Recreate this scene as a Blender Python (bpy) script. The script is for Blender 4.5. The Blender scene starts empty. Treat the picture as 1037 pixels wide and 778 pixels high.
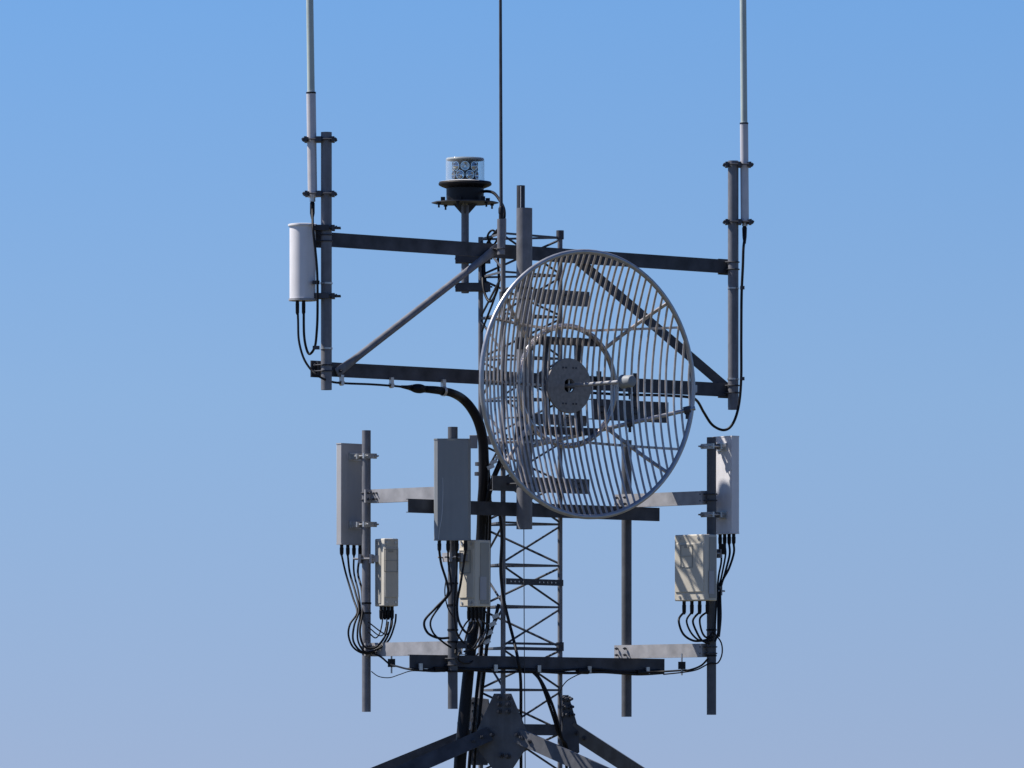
import bpy, bmesh, math, random
from mathutils import Vector, Matrix
random.seed(7)
V = Vector
rad = math.radians
scene = bpy.context.scene
COL = scene.collection

# ------------------------------------------------------------------ camera, world, sun, exposure
D0, FPX, HOR, CZ = 48.0, 7200.0, 800.0, 1.7
cam = bpy.data.cameras.new('camera'); camo = bpy.data.objects.new('camera', cam); COL.objects.link(camo)
camo.location = (0, -D0, CZ); camo.rotation_euler = (rad(90), 0, 0)
cam.sensor_width = 36; cam.lens = 36*FPX/1037
cam.shift_y = (HOR-389)/1037
cam.clip_start = .5; cam.clip_end = 20000
scene.camera = camo

SUN = V((-.60, .085, .80)).normalized()
sl = bpy.data.lights.new('sun', 'SUN'); sl.energy = 5.0; sl.angle = rad(.53); sl.color = (1, .94, .86)
so = bpy.data.objects.new('sun', sl); COL.objects.link(so)
so.rotation_euler = SUN.to_track_quat('Z', 'Y').to_euler(); so.location = (-10, -4, 20)

w = bpy.data.worlds.new('World'); scene.world = w; w.use_nodes = True
nt = w.node_tree; nt.nodes.clear()
wo = nt.nodes.new('ShaderNodeOutputWorld'); bg = nt.nodes.new('ShaderNodeBackground')
sky = nt.nodes.new('ShaderNodeTexSky'); sky.sky_type = 'NISHITA'; sky.sun_disc = False
sky.sun_elevation = math.asin(SUN.z); sky.sun_rotation = math.atan2(SUN.x, SUN.y)
sky.altitude = 800; sky.air_density = 1.0; sky.dust_density = 0.1; sky.ozone_density = 1.0
bg.inputs['Strength'].default_value = 0.0633
tcw = nt.nodes.new('ShaderNodeTexCoord'); vm = nt.nodes.new('ShaderNodeVectorMath'); vm.operation = 'ADD'; vm.inputs[1].default_value = (0, 0, .16)
vn = nt.nodes.new('ShaderNodeVectorMath'); vn.operation = 'NORMALIZE'
nt.links.new(tcw.outputs['Generated'], vm.inputs[0]); nt.links.new(vm.outputs[0], vn.inputs[0]); nt.links.new(vn.outputs[0], sky.inputs['Vector'])
sx = nt.nodes.new('ShaderNodeSeparateXYZ'); nt.links.new(tcw.outputs['Generated'], sx.inputs[0])
cr = nt.nodes.new('ShaderNodeValToRGB'); nt.links.new(sx.outputs['Z'], cr.inputs[0])      # deep clear-air blue aloft, paler towards the horizon
cr.color_ramp.elements[0].position = 0; cr.color_ramp.elements[0].color = (1.33/2, 1.16/2, 1.22/2, 1)
cr.color_ramp.elements[1].position = .11; cr.color_ramp.elements[1].color = (1.04/2, 1.42/2, 1.73/2, 1)
for p_, c_ in ((.35, (.50, .80, 1.25)), (1.0, (.38, .62, 1.05))):
    e = cr.color_ramp.elements.new(p_); e.color = (c_[0]/2, c_[1]/2, c_[2]/2, 1)
e = cr.color_ramp.elements.new(.055); e.color = (1.28/2, 1.38/2, 1.49/2, 1)
mk = nt.nodes.new('ShaderNodeVectorMath'); mk.operation = 'MULTIPLY'; mk2 = nt.nodes.new('ShaderNodeVectorMath'); mk2.operation = 'SCALE'; mk2.inputs['Scale'].default_value = 2
nt.links.new(sky.outputs[0], mk.inputs[0]); nt.links.new(cr.outputs[0], mk.inputs[1]); nt.links.new(mk.outputs[0], mk2.inputs[0])
nt.links.new(mk2.outputs[0], bg.inputs[0]); nt.links.new(bg.outputs[0], wo.inputs[0])
scene.view_settings.view_transform = 'Standard'; scene.view_settings.look = 'None'
scene.view_settings.exposure = 0.5; scene.view_settings.gamma = 1
scene.render.engine = 'CYCLES'
scene.render.resolution_x = 1024; scene.render.resolution_y = 768

# ------------------------------------------------------------------ helpers
def P(px, py, Y):
    """survey point: picture measurement + real distance -> world metres"""
    d = D0 + Y
    return V(((px-518.5)/FPX*d, Y, CZ+(HOR-py)/FPX*d))
def X(px, Y=0): return (px-518.5)/FPX*(D0+Y)
def Z(py, Y=0): return CZ+(HOR-py)/FPX*(D0+Y)

def material(name, col, rough=.5, metal=0.0, var=.12, scale=12, bump=0.0, spec=.5, streak=0.0, coat=0):
    m = bpy.data.materials.new(name); m.use_nodes = True
    t = m.node_tree; b = t.nodes['Principled BSDF']
    b.inputs['Roughness'].default_value = rough; b.inputs['Metallic'].default_value = metal
    b.inputs['Specular IOR Level'].default_value = spec*.7; b.inputs['Coat Weight'].default_value = coat
    tc = t.nodes.new('ShaderNodeTexCoord')
    n = t.nodes.new('ShaderNodeTexNoise'); n.inputs['Scale'].default_value = scale; n.inputs['Detail'].default_value = 6
    t.links.new(tc.outputs['Object'], n.inputs['Vector'])
    r = t.nodes.new('ShaderNodeValToRGB')
    r.color_ramp.elements[0].position = .3; r.color_ramp.elements[1].position = .7
    r.color_ramp.elements[0].color = tuple(c*(1-var) for c in col)+(1,)
    r.color_ramp.elements[1].color = tuple(min(1, c*(1+var)) for c in col)+(1,)
    t.links.new(n.outputs['Fac'], r.inputs['Fac'])
    out = r.outputs['Color']
    if streak:
        mp = t.nodes.new('ShaderNodeMapping'); mp.inputs['Scale'].default_value = (14, 14, 1.4)
        n2 = t.nodes.new('ShaderNodeTexNoise'); n2.inputs['Scale'].default_value = 1.5; n2.inputs['Detail'].default_value = 5
        t.links.new(tc.outputs['Object'], mp.inputs['Vector']); t.links.new(mp.outputs[0], n2.inputs['Vector'])
        r2 = t.nodes.new('ShaderNodeValToRGB'); r2.color_ramp.elements[0].position = .42; r2.color_ramp.elements[1].position = .62
        r2.color_ramp.elements[0].color = (1-streak,)*3+(1,); r2.color_ramp.elements[1].color = (1, 1, 1, 1)
        t.links.new(n2.outputs['Fac'], r2.inputs['Fac'])
        mx = t.nodes.new('ShaderNodeMix'); mx.data_type = 'RGBA'; mx.blend_type = 'MULTIPLY'; mx.inputs[0].default_value = 1
        t.links.new(out, mx.inputs[6]); t.links.new(r2.outputs[0], mx.inputs[7]); out = mx.outputs[2]
    t.links.new(out, b.inputs['Base Color'])
    rr = t.nodes.new('ShaderNodeMapRange'); rr.inputs['To Min'].default_value = max(0, rough-.1); rr.inputs['To Max'].default_value = min(1, rough+.12)
    t.links.new(n.outputs['Fac'], rr.inputs['Value']); t.links.new(rr.outputs[0], b.inputs['Roughness'])
    if bump:
        bp = t.nodes.new('ShaderNodeBump'); bp.inputs['Strength'].default_value = bump; bp.inputs['Distance'].default_value = .002
        t.links.new(n.outputs['Fac'], bp.inputs['Height']); t.links.new(bp.outputs[0], b.inputs['Normal'])
    return m

RINGM = material('polished_ring', (.42, .40, .41), .2, .7, .1, 15)
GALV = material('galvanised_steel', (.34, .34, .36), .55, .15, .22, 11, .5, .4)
GALVD = material('dark_shaded_steel', (.064, .068, .082), .6, .2, .38, 9, .6, .35)  # steel with the shade of the rails put into a darker base colour
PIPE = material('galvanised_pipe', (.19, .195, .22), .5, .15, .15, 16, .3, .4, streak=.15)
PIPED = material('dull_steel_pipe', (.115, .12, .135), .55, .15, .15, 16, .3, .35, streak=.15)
ALU = material('aluminium_grid', (.47, .43, .41), .3, .5, .25, 20, .2)
ALUR = material('aluminium_rim', (.40, .41, .44), .36, .6, .12, 15, .2)
BRIGHT = material('zinc_hardware', (.5, .5, .5), .35, .7, .2, 30)
WHITE = material('white_radome', (.74, .73, .76), .4, 0, .04, 10, streak=.06)
WHIP = material('fibreglass_whip', (.48, .55, .53), .38, 0, .08, 10, streak=.12)
WHIPB = material('whip_base_sleeve', (.60, .59, .62), .42, .1, .08, 10, streak=.12)
PANEL = material('panel_radome_grey', (.42, .42, .44), .55, 0, .05, 6, streak=.05)
PANELD = material('panel_radome_dark', (.25, .27, .29), .55, 0, .05, 6, streak=.05)  # middle panel's shade is put into this tone; beacon and feed parts share it
BEIGE = material('beige_paint', (.62, .58, .50), .5, 0, .05, 9, streak=.06)
BEIGEM = material('mid_beige_paint', (.56, .53, .47), .5, 0, .05, 9, streak=.06)  # slightly darker beige, used on the narrow left box
BEIGED = material('grey_green_paint', (.34, .335, .31), .5, 0, .06, 9, streak=.06)
HUB = material('hub_casting', (.25, .235, .23), .65, .1, .18, 40, .3)
BLACK = material('black_rubber', (.006, .006, .009), .5, 0, .2, 20, spec=.35)
TAPE = material('pale_tape', (.5, .52, .55), .5, 0, .1, 20)
DARK = material('black_housing', (.009, .009, .012), .5, 0, .2, 20)
CONC = material('concrete', (.32, .31, .29), .9, 0, .2, 5, .5)
GROUND = material('dry_grass', (.085, .08, .05), .95, 0, .5, .6, .6)
CHROME = material('chrome_reflector', (.8, .8, .8), .12, 1, .05, 20)

def glass_mat():
    m = bpy.data.materials.new('lens_glass'); m.use_nodes = True; t = m.node_tree
    t.nodes.clear(); o = t.nodes.new('ShaderNodeOutputMaterial')
    tr = t.nodes.new('ShaderNodeBsdfTransparent'); tr.inputs[0].default_value = (.92, .95, .96, 1)
    gl = t.nodes.new('ShaderNodeBsdfPrincipled'); gl.inputs['Base Color'].default_value = (.7, .75, .8, 1); gl.inputs['Roughness'].default_value = .08
    fr = t.nodes.new('ShaderNodeLayerWeight'); fr.inputs[0].default_value = .35
    mr = t.nodes.new('ShaderNodeMapRange'); mr.inputs['To Min'].default_value = .03; mr.inputs['To Max'].default_value = .5
    mx = t.nodes.new('ShaderNodeMixShader')
    t.links.new(fr.outputs['Facing'], mr.inputs['Value']); t.links.new(mr.outputs[0], mx.inputs[0])
    t.links.new(tr.outputs[0], mx.inputs[1]); t.links.new(gl.outputs[0], mx.inputs[2]); t.links.new(mx.outputs[0], o.inputs[0])
    return m
GLASS = glass_mat()

class MB:
    def __init__(s): s.b = bmesh.new()
    def box(s, c, size, ax=None):
        """size along the axes ax=(a,b,c)"""
        ax = ax or (V((1,0,0)), V((0,1,0)), V((0,0,1)))
        vs = [s.b.verts.new(c+ax[0]*size[0]*i/2+ax[1]*size[1]*j/2+ax[2]*size[2]*k/2) for i in (-1,1) for j in (-1,1) for k in (-1,1)]
        for f in ((0,1,3,2),(4,6,7,5),(0,4,5,1),(2,3,7,6),(0,2,6,4),(1,5,7,3)): s.b.faces.new([vs[i] for i in f])
        return s
    def prism(s, pts, d):
        """closed polygon pts (3D) extruded by vector d"""
        a = [s.b.verts.new(p) for p in pts]; c = [s.b.verts.new(p+d) for p in pts]; n = len(pts)
        s.b.faces.new(a[::-1]); s.b.faces.new(c)
        for i in range(n): s.b.faces.new((a[i], a[(i+1)%n], c[(i+1)%n], c[i]))
        return s
    def profile(s, p0, p1, prof, front):
        """2-D profile [(depth, height)] swept p0->p1; front = direction of +depth"""
        d = (p1-p0).normalized(); f = (front-d*front.dot(d)).normalized(); u = f.cross(d)
        if u.z < 0: u = -u
        return s.prism([p0+f*a+u*h for a, h in prof], p1-p0)
    def tube(s, pts, r, n=12, closed=False, cap=True):
        rs = r if isinstance(r, (list, tuple)) else [r]*len(pts)
        N = len(pts); rings = []; prev = None
        for i, p in enumerate(pts):
            if closed: t = (pts[(i+1)%N]-pts[i-1]).normalized()
            else: t = (pts[min(i+1,N-1)]-pts[max(i-1,0)]).normalized()
            if prev is None:
                a = V((0,0,1)) if abs(t.z) < .9 else V((1,0,0)); nx = (a-t*a.dot(t)).normalized()
            else:
                nx = prev-t*prev.dot(t); nx = nx.normalized() if nx.length > 1e-6 else prev
            prev = nx; ny = t.cross(nx)
            rings.append([s.b.verts.new(p+(nx*math.cos(2*math.pi*k/n)+ny*math.sin(2*math.pi*k/n))*rs[i]) for k in range(n)])
        for i in range(N if closed else N-1):
            A, B = rings[i], rings[(i+1)%N]
            if closed and i == N-1:
                off = min(range(n), key=lambda o: (A[0].co-B[o].co).length)
                B = B[off:]+B[:off]
            for k in range(n): s.b.faces.new((A[k], A[(k+1)%n], B[(k+1)%n], B[k]))
        if cap and not closed: s.b.faces.new(rings[0][::-1]); s.b.faces.new(rings[-1])
        return s
    def cyl(s, p0, p1, r, n=20): return s.tube([p0, p1], r, n)
    def pipe(s, p0, p1, r, wall=.005, n=24):
        """open-ended hollow pipe"""
        d = (p1-p0); t = d.normalized(); a = V((0,0,1)) if abs(t.z) < .9 else V((1,0,0))
        x = (a-t*a.dot(t)).normalized(); y = t.cross(x)
        def ring(p, q): return [s.b.verts.new(p+(x*math.cos(2*math.pi*k/n)+y*math.sin(2*math.pi*k/n))*q) for k in range(n)]
        R = [ring(p0, r), ring(p1, r), ring(p1, r-wall), ring(p0, r-wall)]
        for i in range(4):
            A, B = R[i], R[(i+1)%4]
            for k in range(n): s.b.faces.new((A[k], A[(k+1)%n], B[(k+1)%n], B[k]))
        return s
    def lathe(s, c, prof, n=32, ax=V((0,0,1))):
        a = V((0,0,1)) if abs(ax.z) < .9 else V((1,0,0)); x = (a-ax*a.dot(ax)).normalized(); y = ax.cross(x)
        rings = []
        for r, h in prof:
            if r < 1e-6: rings.append([s.b.verts.new(c+ax*h)])
            else: rings.append([s.b.verts.new(c+ax*h+(x*math.cos(2*math.pi*k/n)+y*math.sin(2*math.pi*k/n))*r) for k in range(n)])
        for A, B in zip(rings, rings[1:]):
            for k in range(n):
                k2 = (k+1)%n
                if len(A) == 1 and len(B) > 1: s.b.faces.new((A[0], B[k2], B[k]))
                elif len(B) == 1 and len(A) > 1: s.b.faces.new((A[k], A[k2], B[0]))
                elif len(A) > 1: s.b.faces.new((A[k], A[k2], B[k2], B[k]))
        return s
    def hexbolt(s, p, d, r=.011, h=.009, shank=0):
        s.tube([p, p+d*h], r, 6)
        if shank: s.tube([p+d*(h-.001), p+d*(h+shank)], r*.5, 8)
        return s
    def build(s, name, mat, parent=None, bevel=0, smooth=True, label=None):
        bmesh.ops.recalc_face_normals(s.b, faces=s.b.faces)
        org = parent['_o'] if parent is not None else None
        if org is None:
            zs = min(v.co.z for v in s.b.verts); n = len(s.b.verts)
            c = sum((v.co for v in s.b.verts), V())/n; org = V((c.x, c.y, zs))
        org = V(org)
        for v in s.b.verts: v.co -= org
        if smooth:
            for f in s.b.faces: f.smooth = True
            for e in s.b.edges:
                if len(e.link_faces) == 2 and e.calc_face_angle(0) > rad(38): e.smooth = False
        me = bpy.data.meshes.new(name); s.b.to_mesh(me); s.b.free()
        me.materials.append(mat)
        o = bpy.data.objects.new(name, me); COL.objects.link(o)
        if parent is not None: o.parent = parent
        else: o.location = org
        o['_o'] = org[:]
        if bevel:
            m = o.modifiers.new('bevel', 'BEVEL'); m.width = bevel; m.segments = 3; m.limit_method = 'ANGLE'; m.angle_limit = rad(50)
        if label: o['label'] = label
        return o

def tag(o, label, cat, group=None):
    o['label'] = label; o['category'] = cat
    if group: o['group'] = group
    return o
def thing(name, loc, label, cat, group=None):
    o = bpy.data.objects.new(name, None); COL.objects.link(o); o.location = loc; o['_o'] = V(loc)[:]
    o.empty_display_size = .1
    return tag(o, label, cat, group)

def smooth_pts(pts, k=8):
    """Catmull-Rom through the points (points may carry a radius as 4th value)"""
    out = []; n = len(pts)
    for i in range(n-1):
        p0, p1, p2, p3 = pts[max(i-1,0)], pts[i], pts[i+1], pts[min(i+2,n-1)]
        for j in range(k):
            t = j/k
            out.append(.5*((2*p1)+(-p0+p2)*t+(2*p0-5*p1+4*p2-p3)*t*t+(-p0+3*p1-3*p2+p3)*t**3))
    out.append(pts[-1]); return out
def cable_mb(pts, r, mb=None, n=10):
    mb = mb or MB()
    q = [P(*p[:3]) for p in pts]
    return mb.tube(smooth_pts(q), r, n)
def cable(pts, r, label, cat='cable', name='coax_cable', group=None, mat=None, parent=None):
    r = r*random.uniform(.86, 1.14); pts = [pts[0]]+[(p[0]+random.uniform(-.5,.5), p[1]+random.uniform(-.5,.5), p[2]) for p in pts[1:-1]]+[pts[-1]]
    o = cable_mb(pts, r).build(name, mat or BLACK, parent)
    if parent is None: tag(o, label, cat, group)
    return o

# ------------------------------------------------------------------ ground
g = MB(); R = 6000
ring = [V((R*math.cos(2*math.pi*k/64), R*math.sin(2*math.pi*k/64), 0)) for k in range(64)]
g.b.faces.new([g.b.verts.new(p) for p in ring])
go = g.build('ground', GROUND); go['kind'] = 'structure'

# ------------------------------------------------------------------ geometry frame of the mast
S = .557
xF = X(509.5); F = V((xF, 0, 0))
Rr = F+V((S*math.cos(rad(46)), S*math.sin(rad(46)), 0))
L = F+V((-S*math.cos(rad(74)), S*math.sin(rad(74)), 0))
AZ = rad(42)
U = V((math.cos(AZ), math.sin(AZ), 0)); N = V((math.sin(AZ), -math.cos(AZ), 0))   # N: towards the viewer, right
B0 = V((xF, -.12, 0))                                                               # all main rails run through here along U
def rail(px, off=0):
    """x,y of the rail line (moved off metres to the front) at picture column px"""
    o = B0+N*off; k = (px-518.5)/FPX
    t = (k*(D0+o.y)-o.x)/(U.x-k*U.y)
    return o+U*t
def atz(p, z): return V((p.x, p.y, z))
UP = V((0,0,1))

# tower -------------------------------------------------------------
ztop = Z(234)
tower = thing('lattice_tower', ((F+Rr+L)/3), 'three sided steel lattice mast carrying every rail and antenna', 'tower')
for q in (F, Rr, L):
    zt = ztop+(.02 if q is F else 0)
    MB().cyl(V((q.x, q.y, .1)), V((q.x, q.y, zt)), .017, 16).build('leg', PIPE, tower)
bay = 42.3/150; zn = [Z(529)+bay*i for i in range(-13, 8)]
zn = [z for z in zn if .2 < z < ztop-.05]+[ztop-.015]
faces = [(F, Rr), (Rr, L), (L, F)]
for i, z in enumerate(zn):
    for fi, (a, b) in enumerate(faces):
        d = (b-a).normalized(); nn = V((d.y, -d.x, 0))
        MB().box(atz((a+b)/2, z), (S-.03, .007, .014), (d, nn, UP)).build('horizontal_brace', PIPED, tower)
        if i+1 < len(zn):
            z2 = zn[i+1]; c = MB()
            up = (i % 2 == 0) if fi != 1 else (i % 2 == 0)
            za_, zb_2 = (z+.02, z2-.02) if up else (z2-.02, z+.02)
            c.tube([atz(a+d*.015, za_), atz(b-d*.015, zb_2)], .0078, 8)
            c.build('diagonal_brace', GALVD, tower)
# flange plates on the legs and step pieces
for q, pys in ((F, (300, 470)), (L, (256,)), (Rr, (238, 655))):
    for py in pys:
        z = Z(py, q.y)
        m = MB().cyl(V((q.x, q.y, z-.03)), V((q.x, q.y, z+.03)), .026, 14)
        m.build('leg_sleeve', GALVD, tower)
# perforated tie plates across the front face
for py, hgt in ((589.5, .042), (652, .016), (657.5, .016)):
    z = Z(py, .15); d = (Rr-F).normalized(); nn = V((d.y, -d.x, 0))
    t = MB().profile(atz(F+nn*.026, z), atz(Rr+nn*.026, z), [(0,-hgt/2),(.006,-hgt/2),(.006,hgt/2),(0,hgt/2)], nn).build('tie_plate', GALVD, tower)
    if hgt > .03:
        h = MB()
        for k in list(range(1, 5))+list(range(8, 13)):
            p = F+nn*.0325+d*S*(k/14.0); h.tube([atz(p, z), atz(p+nn*.004, z)], .006, 8)
        h.build('bolt_row', BRIGHT, t)
MB().box(V((F.x+(Rr.x-F.x)/2, .2, .05)), (1.4, 1.4, .12)).build('base_slab', CONC, tower, .01)

# small clamps --------------------------------------------------------
def ubolt(parent, c, r, back, z, reach=.07, rr=.0045, plate=True):
    """U-bolt round a vertical pipe centre c, legs run along 'back'"""
    side = UP.cross(back).normalized(); R_ = r+rr
    pts = [c+side*R_+back*reach]+[c+(side*math.cos(a)-back*math.sin(a))*R_ for a in [math.pi*k/10 for k in range(11)]]+[c-side*R_+back*reach]
    m = MB(); m.tube([atz(p, z) for p in pts], rr, 8)
    for s_ in (1, -1): m.tube([atz(c+side*R_*s_+back*(reach-.022), z), atz(c+side*R_*s_+back*(reach-.012), z)], .0095, 6)
    m.build('u_bolt', GALVD, parent)
def pipe_clamp(parent, c1, r1, c2, r2, z, over=.03, mat=None, name='pipe_clamp'):
    """clamp holding two parallel vertical pipes"""
    c1 = V((c1.x, c1.y, 0)); c2 = V((c2.x, c2.y, 0))
    d = (c2-c1); dist = d.length; d = d/dist; e = UP.cross(d).normalized(); rm = max(r1, r2)
    m = MB(); ax = (d, e, UP)
    m.box(atz(c1-d*(r1+.009), z), (.018, 2*rm+.05, .034), ax)
    gap = dist-r1-r2
    m.box(atz(c1+d*(r1+gap/2), z), (max(gap+.01, .014), 2*rm+.05, .034), ax)
    m.box(atz(c2+d*(r2+.009), z), (.018, 2*rm+.05, .034), ax)
    # V teeth hugging the pipes
    for c, r, s_ in ((c1, r1, -1), (c2, r2, 1)):
        for t_ in (-1, 1): m.box(atz(c+d*s_*r*.86+e*t_*r*.62, z), (r*.35, .01, .03), ax)
    o = m.build(name, mat or GALVD, parent)
    for s_ in (-1, 1):
        q = MB(); a = atz(c1-d*(r1+over)+e*s_*(rm+.014), z); b = atz(c2+d*(r2+over)+e*s_*(rm+.014), z)
        q.tube([a, b], .005, 8)
        for t_ in (atz(c1-d*(r1+.024)+e*s_*(rm+.014), z), atz(c2+d*(r2+.024)+e*s_*(rm+.014), z)): q.tube([t_-d*.005, t_+d*.005], .0105, 6)
        q.build('threaded_rod', mat or GALVD, o)
    return o
def strap(parent, c, r, z, mat=None, h=.012):
    return MB().pipe(V((c.x, c.y, z-h/2)), V((c.x, c.y, z+h/2)), r+.004, .004, 20).build('strap', mat or BLACK, parent)
def vpipe(name, c, z0, z1, r, mat, label, cat, group, wall=.005):
    t = thing(name, V((c.x, c.y, z0)), label, cat, group)
    MB().pipe(V((c.x, c.y, z0)), V((c.x, c.y, z1)), r, wall, 28).build('pipe', mat, t)
    return t
CH = lambda h, dep, t: [(0,-h/2),(0,h/2),(-dep,h/2),(-dep,h/2-t),(-t,h/2-t),(-t,-h/2+t),(-dep,-h/2+t),(-dep,-h/2)]
def channel(name, p0, p1, front, label, cat, group, h=.093, dep=.042, t=.005, mat=None, bolts=()):
    o = thing(name, V(p0), label, cat, group)
    MB().profile(V(p0), V(p1), CH(h, dep, t), front).build('web', mat or GALV, o)
    if bolts:
        d = (V(p1)-V(p0)).normalized()
        for b in bolts:
            m = MB()
            for sx in (-.014, .014):
                for sz in (-.02, .02):
                    m.hexbolt(V(p0)+d*(b+sx)+UP*sz-front*.001, front, .0075, .007, .012)
            m.build('bolt_group', GALVD, o)
    return o

# ------------------------------------------------------------------ upper rails, braces
zA = Z(254.6, -.12); zB = Z(383.2, -.12)
RG = 'horizontal steel rails bolted to the lattice mast'
for z, py, lab in ((zA, 0, 'longest upper steel rail crossing the mast just below the beacon'), (zB, 1, 'lower of the two long rails crossing behind the round grid dish')):
    a, b = rail(322 if py else 333), rail(745)
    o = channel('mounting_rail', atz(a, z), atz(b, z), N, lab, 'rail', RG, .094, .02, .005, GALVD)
    # saddle U-bolts to the two front mast legs
    for q in (F, Rr):
        tt = (q-B0).dot(U); c = B0+U*tt
        dist = (q-c).dot(-N)
        m = MB(); m.box(atz(c-N*(.045+max(dist-.06, .02)/2), z), (max(dist-.06, .02), .06, .07), (N, U, UP)); m.build('standoff_block', GALVD, o)
# braces
def brace(p0, p1, r, label, front, kind='tube'):
    t = thing('diagonal_brace', p0, label, 'brace', 'diagonal braces between the two long rails')
    d = (p1-p0).normalized(); L_ = (p1-p0).length
    f = (front-d*front.dot(d)).normalized(); s = f.cross(d)
    m = MB()
    if kind == 'tube':
        rings = []
        for k, u_ in enumerate((0, .06, .17, .22, L_-.22, L_-.17, L_-.06, L_)):
            flat = (1, 1, .35, 0, 0, .35, 1, 1)[k]
            hh = r*(1+.35*flat); ww = r*(1-flat)+.005*flat
            rings.append([m.b.verts.new(p0+d*u_+s*hh*math.cos(a)+f*ww*math.sin(a)) for a in [2*math.pi*j/16 for j in range(16)]])
        for A, B in zip(rings, rings[1:]):
            for j in range(16): m.b.faces.new((A[j], A[(j+1)%16], B[(j+1)%16], B[j]))
        m.b.faces.new(rings[0][::-1]); m.b.faces.new(rings[-1])
    else:
        m.prism([p0+f*a+s*h for a, h in ((0,-r),(0,r),(-2*r,r),(-2*r,r-.006),(-.006,r-.006),(-.006,-r))], p1-p0)
    m.build('brace_bar', PIPE if kind == 'tube' else GALVD, t)
    m = MB()
    for q in (p0+d*.03, p1-d*.03): m.hexbolt(q+f*.004, f, .012, .01, .01)
    m.build('bolt', GALVD, t)
a = atz(rail(341, .02), 0); b = atz(rail(504, .02), 0)
brace(atz(a, Z(378, a.y)), atz(b, Z(251, b.y)), .024, 'pale tubular brace slanting up from the left pole to the mast', N)
a = atz(rail(586, -.055), 0); b = atz(rail(741, -.055), 0)
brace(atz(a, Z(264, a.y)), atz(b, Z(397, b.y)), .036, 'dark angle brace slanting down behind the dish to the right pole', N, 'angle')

# ------------------------------------------------------------------ outer poles on the upper rails
PG = 'vertical mounting pipes'
def pole(px, y0, y1, pos, r, label, mat=None, grp=PG, name='mounting_pole'):
    return vpipe(name, pos, Z(y1, pos.y), Z(y0, pos.y), r, mat or PIPE, label, 'pole', grp)
cLP = rail(330.5, .045); LP = pole(330.5, 134, 395, cLP, .036, 'thick grey pole at the left ends of the two long rails')
cRP = rail(742.5, .045); RP = pole(742.5, 163, 415, cRP, .037, 'thick grey pole at the right ends of the two long rails')
for c, t_, zs in ((cLP, LP, (zA+.02, zA-.02, zB+.02, zB-.02)), (cRP, RP, (zA+.025, zA-.025, zB+.025, zB-.025))):
    for z in zs: ubolt(t_, c, .037, -N, z+.004, .085)
    for z in (zA, zB): MB().box(atz(c-N*.088, z), (.008, .12, .11), (N, U, UP)).build('backing_plate', GALVD, t_)

# ------------------------------------------------------------------ whip antennas
WG = 'tall fibreglass whip antennas'
def whip(px, joint, bot, topw, lean, pole_c, pr, clamps, label, r1, r2, mat1):
    Y = pole_c.y; c = V((X(px, Y), Y, 0))
    t = thing('whip_antenna', V((c.x, c.y, Z(bot, Y))), label, 'antenna', WG)
    ztp = Z(-330, Y); zj = Z(joint, Y); zb = Z(bot, Y)
    def at(z): return V((c.x-lean*(z-zb), c.y, z))
    MB().tube([at(zj), at((zj+ztp)/2), at(ztp-.02), at(ztp)], [r1, r1*.93, r1*.88, r1*.4], 20).build('radome', mat1, t)
    MB().tube([at(zb), at(zj+.006)], r2, 20).build('base_sleeve', WHIPB, t)
    MB().lathe(at(zj), [(r2+.0005, -.006), (r2+.0015, -.006), (r2+.0015, .004), (0, .004)], 20).build('collar', DARK, t)
    MB().lathe(at(zb), [(0, -.05), (.010, -.05), (.010, -.03), (.019, -.028), (.019, .002), (0, .002)], 16).build('connector', BRIGHT, t)
    for py in clamps: 
        z = Z(py, Y); pipe_clamp(t, *((at(z), r2) if px < 518 else (pole_c, pr)), *((pole_c, pr) if px < 518 else (at(z), r2)), z, .035)
    return t
whip(316.5, 94, 200, 0, .014, cLP, .036, (141.5, 196.5), 'tall pale whip antenna on the left pole, above the white drum', .0245, .031, WHIP)
whip(754.3, 125, 225, 0, .008, cRP, .037, (167, 225), 'tall greenish whip antenna clamped to the right pole', .0235, .0285, WHIP)
# centre lightning whip
cC = rail(507.5, .07)
t = thing('thin_whip', atz(cC, Z(255, cC.y)), 'thin dark whip rising from the mast top beside the beacon', 'antenna')
zc = lambda py: Z(py, cC.y)
MB().tube([V((cC.x, cC.y, zc(212))), V((cC.x-.006, cC.y, zc(-60))), V((cC.x-.012, cC.y, zc(-300)))], [.0115, .0095, .006], 12).build('rod', GALVD, t)
MB().lathe(V((cC.x, cC.y, zc(224))), [(0,0),(.016,0),(.016,.05),(.019,.052),(.019,.085),(.012,.10),(0,.10)], 16).build('ferrule', DARK, t)
MB().pipe(V((cC.x, cC.y, zc(258))), V((cC.x, cC.y, zc(222))), .027, .006, 20).build('socket_pipe', PIPE, t)
MB().box(V((cC.x+.028, cC.y+.01, zc(232))), (.014, .04, .14)).build('bracket', GALV, t)
ubolt(t, cC, .027, -N, zc(252), .06)

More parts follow.
